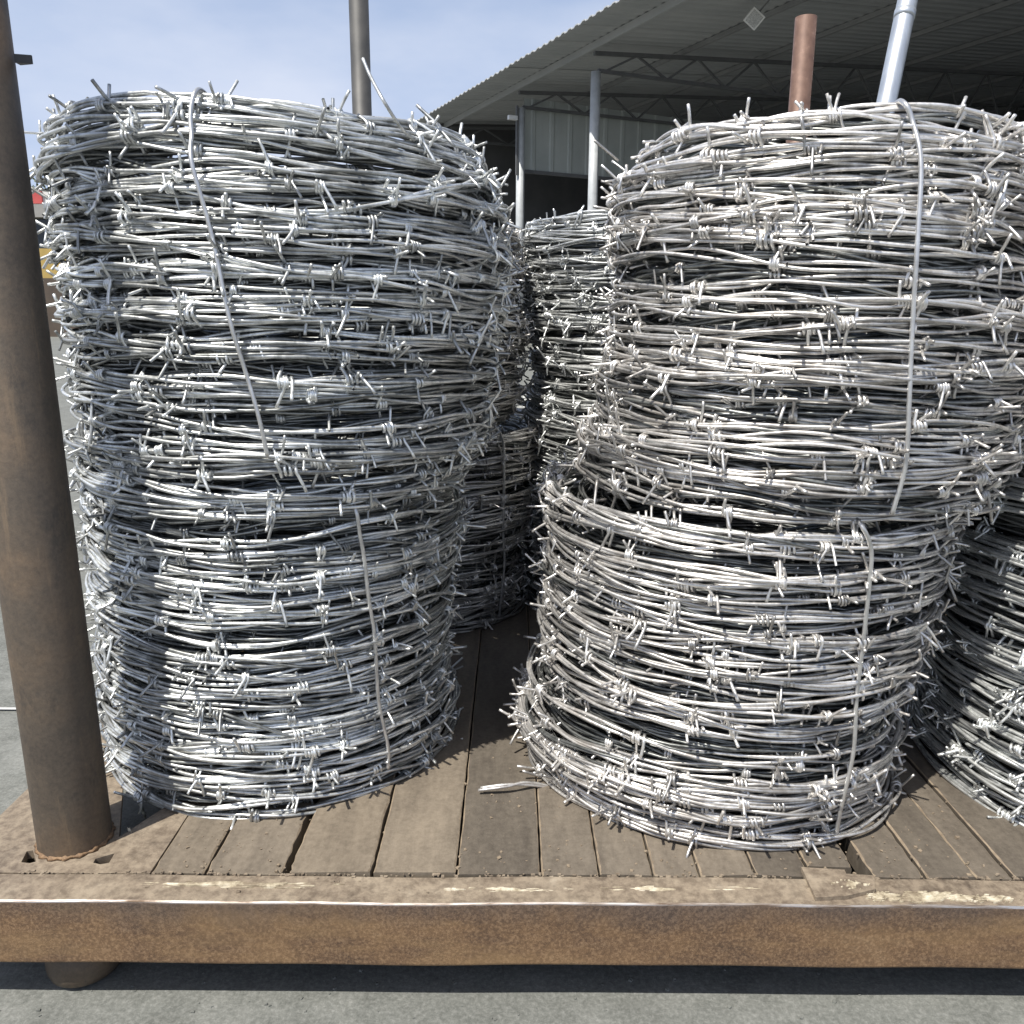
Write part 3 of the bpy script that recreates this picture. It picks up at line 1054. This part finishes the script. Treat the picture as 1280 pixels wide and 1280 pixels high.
# posts
for t in (0.0, 3.31, -13.2):
    o = lathe_obj('shed_post', [(.10, 0), (.10, EAVE-.53)], M['postpaint'], None, 20)
    sh(o); o.location = (t, 0, 0)
    b2 = box_obj('base_plate', (-.16, .16, -.16, .16, 0, .02), M['steel'], o)
# hanging cladding between trusses at the far bay
cw = sh(box_obj('cladding_rail', (3.46, 3.52, -7.5, -.16, zroof(0)-1.90, zroof(0)-1.82), M['steel']))
for k in range(14):
    bm = bmesh.new()
    s0 = .18+k*.5
    prof = [(s0, 0), (s0+.18, 0), (s0+.21, .03), (s0+.29, .03), (s0+.32, 0), (s0+.497, 0)]
    vt = [[bm.verts.new((3.50-d+th_, -s, z)) for s, d in prof] for th_ in (0, .012) for z in (EAVE-1.84, EAVE-.25)]
    for a_, b_ in ((0, 1), (3, 2)):
        for i in range(5):
            bm.faces.new([vt[a_][i], vt[a_][i+1], vt[b_][i+1], vt[b_][i]])
    bmesh.ops.recalc_face_normals(bm, faces=bm.faces[:])
    sh(bm_obj('cladding_panel', bm, M['clad']))
# back and far walls, in the dark colour that paints the shed's inner shade
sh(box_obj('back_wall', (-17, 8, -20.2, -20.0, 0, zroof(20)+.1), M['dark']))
bm = bmesh.new()
q = [[bm.verts.new((x, -s, z)) for s, z in ((-.5, 0), (-.5, EAVE-.06), (20, zroof(20)-.01), (20, 0))] for x in (7.9, 7.98)]
for i in range(4): bm.faces.new([q[0][i], q[0][(i+1) % 4], q[1][(i+1) % 4], q[1][i]])
bm.faces.new(q[0]); bm.faces.new(q[1][::-1])
bmesh.ops.recalc_face_normals(bm, faces=bm.faces[:])
sh(bm_obj('end_wall', bm, M['dark']))
# small white camera on the second post, floodlight under the roof
cm = sh(box_obj('post_camera', (3.18, 3.27, .14, .36, EAVE-.82, EAVE-.73), M['white'], bevel=.012))
sh(box_obj('conduit', (3.22, 3.27, .10, .15, EAVE-2.0, EAVE-.5), M['steel']))
fl = tag(empty('floodlight', at_depth(939, 21, 14.5)), 'small white floodlight hanging under the shed roof', 'lamp')
fl.rotation_euler = (R_(35), R_(35), R_(10))
fb = box_obj('lamp_body', (-.13, .13, -.05, .05, -.13, .13), M['white'], fl, .012)
box_obj('lens', (-.105, .105, -.058, -.051, -.105, .105), M['glass'], fl)
box_obj('arm', (-.012, .012, .0, .02, .13, .42), M['steel'], fl)

# leaning galvanised pole behind the right stack
b0 = at_depth(1105, 125, 4.1); b1 = at_depth(1130, 0, 4.1)
d = (b1-b0); d = d/d.z
foot = b0 - d*b0.z
pole = tag(empty('galvanised_pole', foot), 'leaning galvanised pole standing behind the right stack', 'pole')
top = d*3.4
me = tubes_mesh('tube', [[(0, 0, 0), tuple(top*.5), tuple(top)]], .047, 28, M['galv'], caps=True)
link(bpy.data.objects.new('tube', me), pole)
zj = at_depth(1127, 20, 4.1).z
c1 = d*(zj); c2 = d*(zj+.035)
me = tubes_mesh('collar', [[tuple(c1), tuple((c1+c2)/2), tuple(c2)]], .050, 28, M['galv'], caps=True)
link(bpy.data.objects.new('collar', me), pole)

# ------------------------------------------------------------------ far left: kiosk, tree, yard wall
kz = 27.0
kc = at_depth(62, 422, kz)
kiosk = tag(empty('kiosk', (kc.x, kc.y, 0)), 'small ochre building with a red sign far behind the left stake', 'building')
def kz_(py): return at_depth(62, py, kz).z
box_obj('plinth', (-1.6, 2.4, -.06, 3, 0, kz_(352)), M['brown'], kiosk)
box_obj('wall', (-1.6, 2.4, 0, 3, kz_(352)+.002, kz_(316)), M['ochre'], kiosk)
box_obj('window_band', (-1.55, 2.35, .06, 2.9, kz_(316)+.002, kz_(280)), M['darkglass'], kiosk)
box_obj('roof_slab', (-1.9, 2.7, -.3, 3.2, kz_(280)+.002, kz_(265)), M['greywall'], kiosk)
box_obj('parapet', (-1.5, 2.3, 0, .3, kz_(265)+.002, kz_(246)), M['whitewall'], kiosk)
box_obj('sign_board', (-.25, .25, -.08, -.01, kz_(263), kz_(248)), M['redroof'], kiosk)

def tree(x, y, h, rc, seed, label):
    t = tag(empty('broadleaf_tree', (x, y, 0)), label, 'tree')
    rr = random.Random(seed)
    paths = [np.array([(0, 0, 0), (.05, .02, h*.25), (.0, .05, h*.5), (.08, 0, h*.75)])]
    V_, F_, C_ = tube_arrays(smooth_path(paths[0], 4), np.linspace(.16, .05, 13), 10)
    Vs, Fs, b_ = [V_], [F_], len(V_)
    tips = []
    for i in range(11):
        z0_ = h*rr.uniform(.35, .7); a_ = rr.uniform(0, 2*PI); L_ = rc*rr.uniform(.5, .95)
        p = [(0, .03, z0_), (L_*.5*math.cos(a_), L_*.5*math.sin(a_), z0_+h*.10), (L_*math.cos(a_), L_*math.sin(a_), z0_+h*rr.uniform(.08, .25))]
        Vb, Fb, _ = tube_arrays(smooth_path(p, 3), np.linspace(.06, .015, 7), 6, b_)
        Vs.append(Vb); Fs.append(Fb); b_ += len(Vb); tips.append(p[-1]); tips.append(p[1])
    me = np_mesh('trunk', np.concatenate(Vs), [np.concatenate(Fs)], M['bark'])
    link(bpy.data.objects.new('trunk', me), t)
    V = []; F = []
    tips.append((0, 0, h*.88))
    for tp_ in tips:
        for i in range(260):
            v = Vector((rr.gauss(0, 1), rr.gauss(0, 1), rr.gauss(0, .8)))
            c_ = Vector(tp_) + v*rc*.20
            s = rr.uniform(.05, .11)
            q = Euler((rr.uniform(0, 6), rr.uniform(0, 6), rr.uniform(0, 6))).to_matrix()
            k = len(V)
            for a_ in ((-s, 0, 0), (0, -s*.5, 0), (s, 0, 0), (0, s*.5, 0)):
                V.append(c_ + q @ Vector(a_))
            F.append((k, k+1, k+2, k+3))
    me = np_mesh('crown', np.array([tuple(v) for v in V]), [np.array(F)], M['leaf'], smooth=False)
    tag(link(bpy.data.objects.new('crown', me), t), None, None, None, 'stuff')
tp1 = at_depth(50, 300, 33)
tree(tp1.x, tp1.y, 6.0, 1.5, 5, 'yellowish green tree behind the ochre building')
wl = tag(empty('yard_wall', (-20, 40, 0)), 'low grey block wall along the far edge of the yard', 'wall')
box_obj('panel', (-30, 16, 0, .2, 0, 1.1), M['greywall'], wl)
box_obj('coping', (-30, 16, -.05, .25, 1.102, 1.18), M['whitewall'], wl)
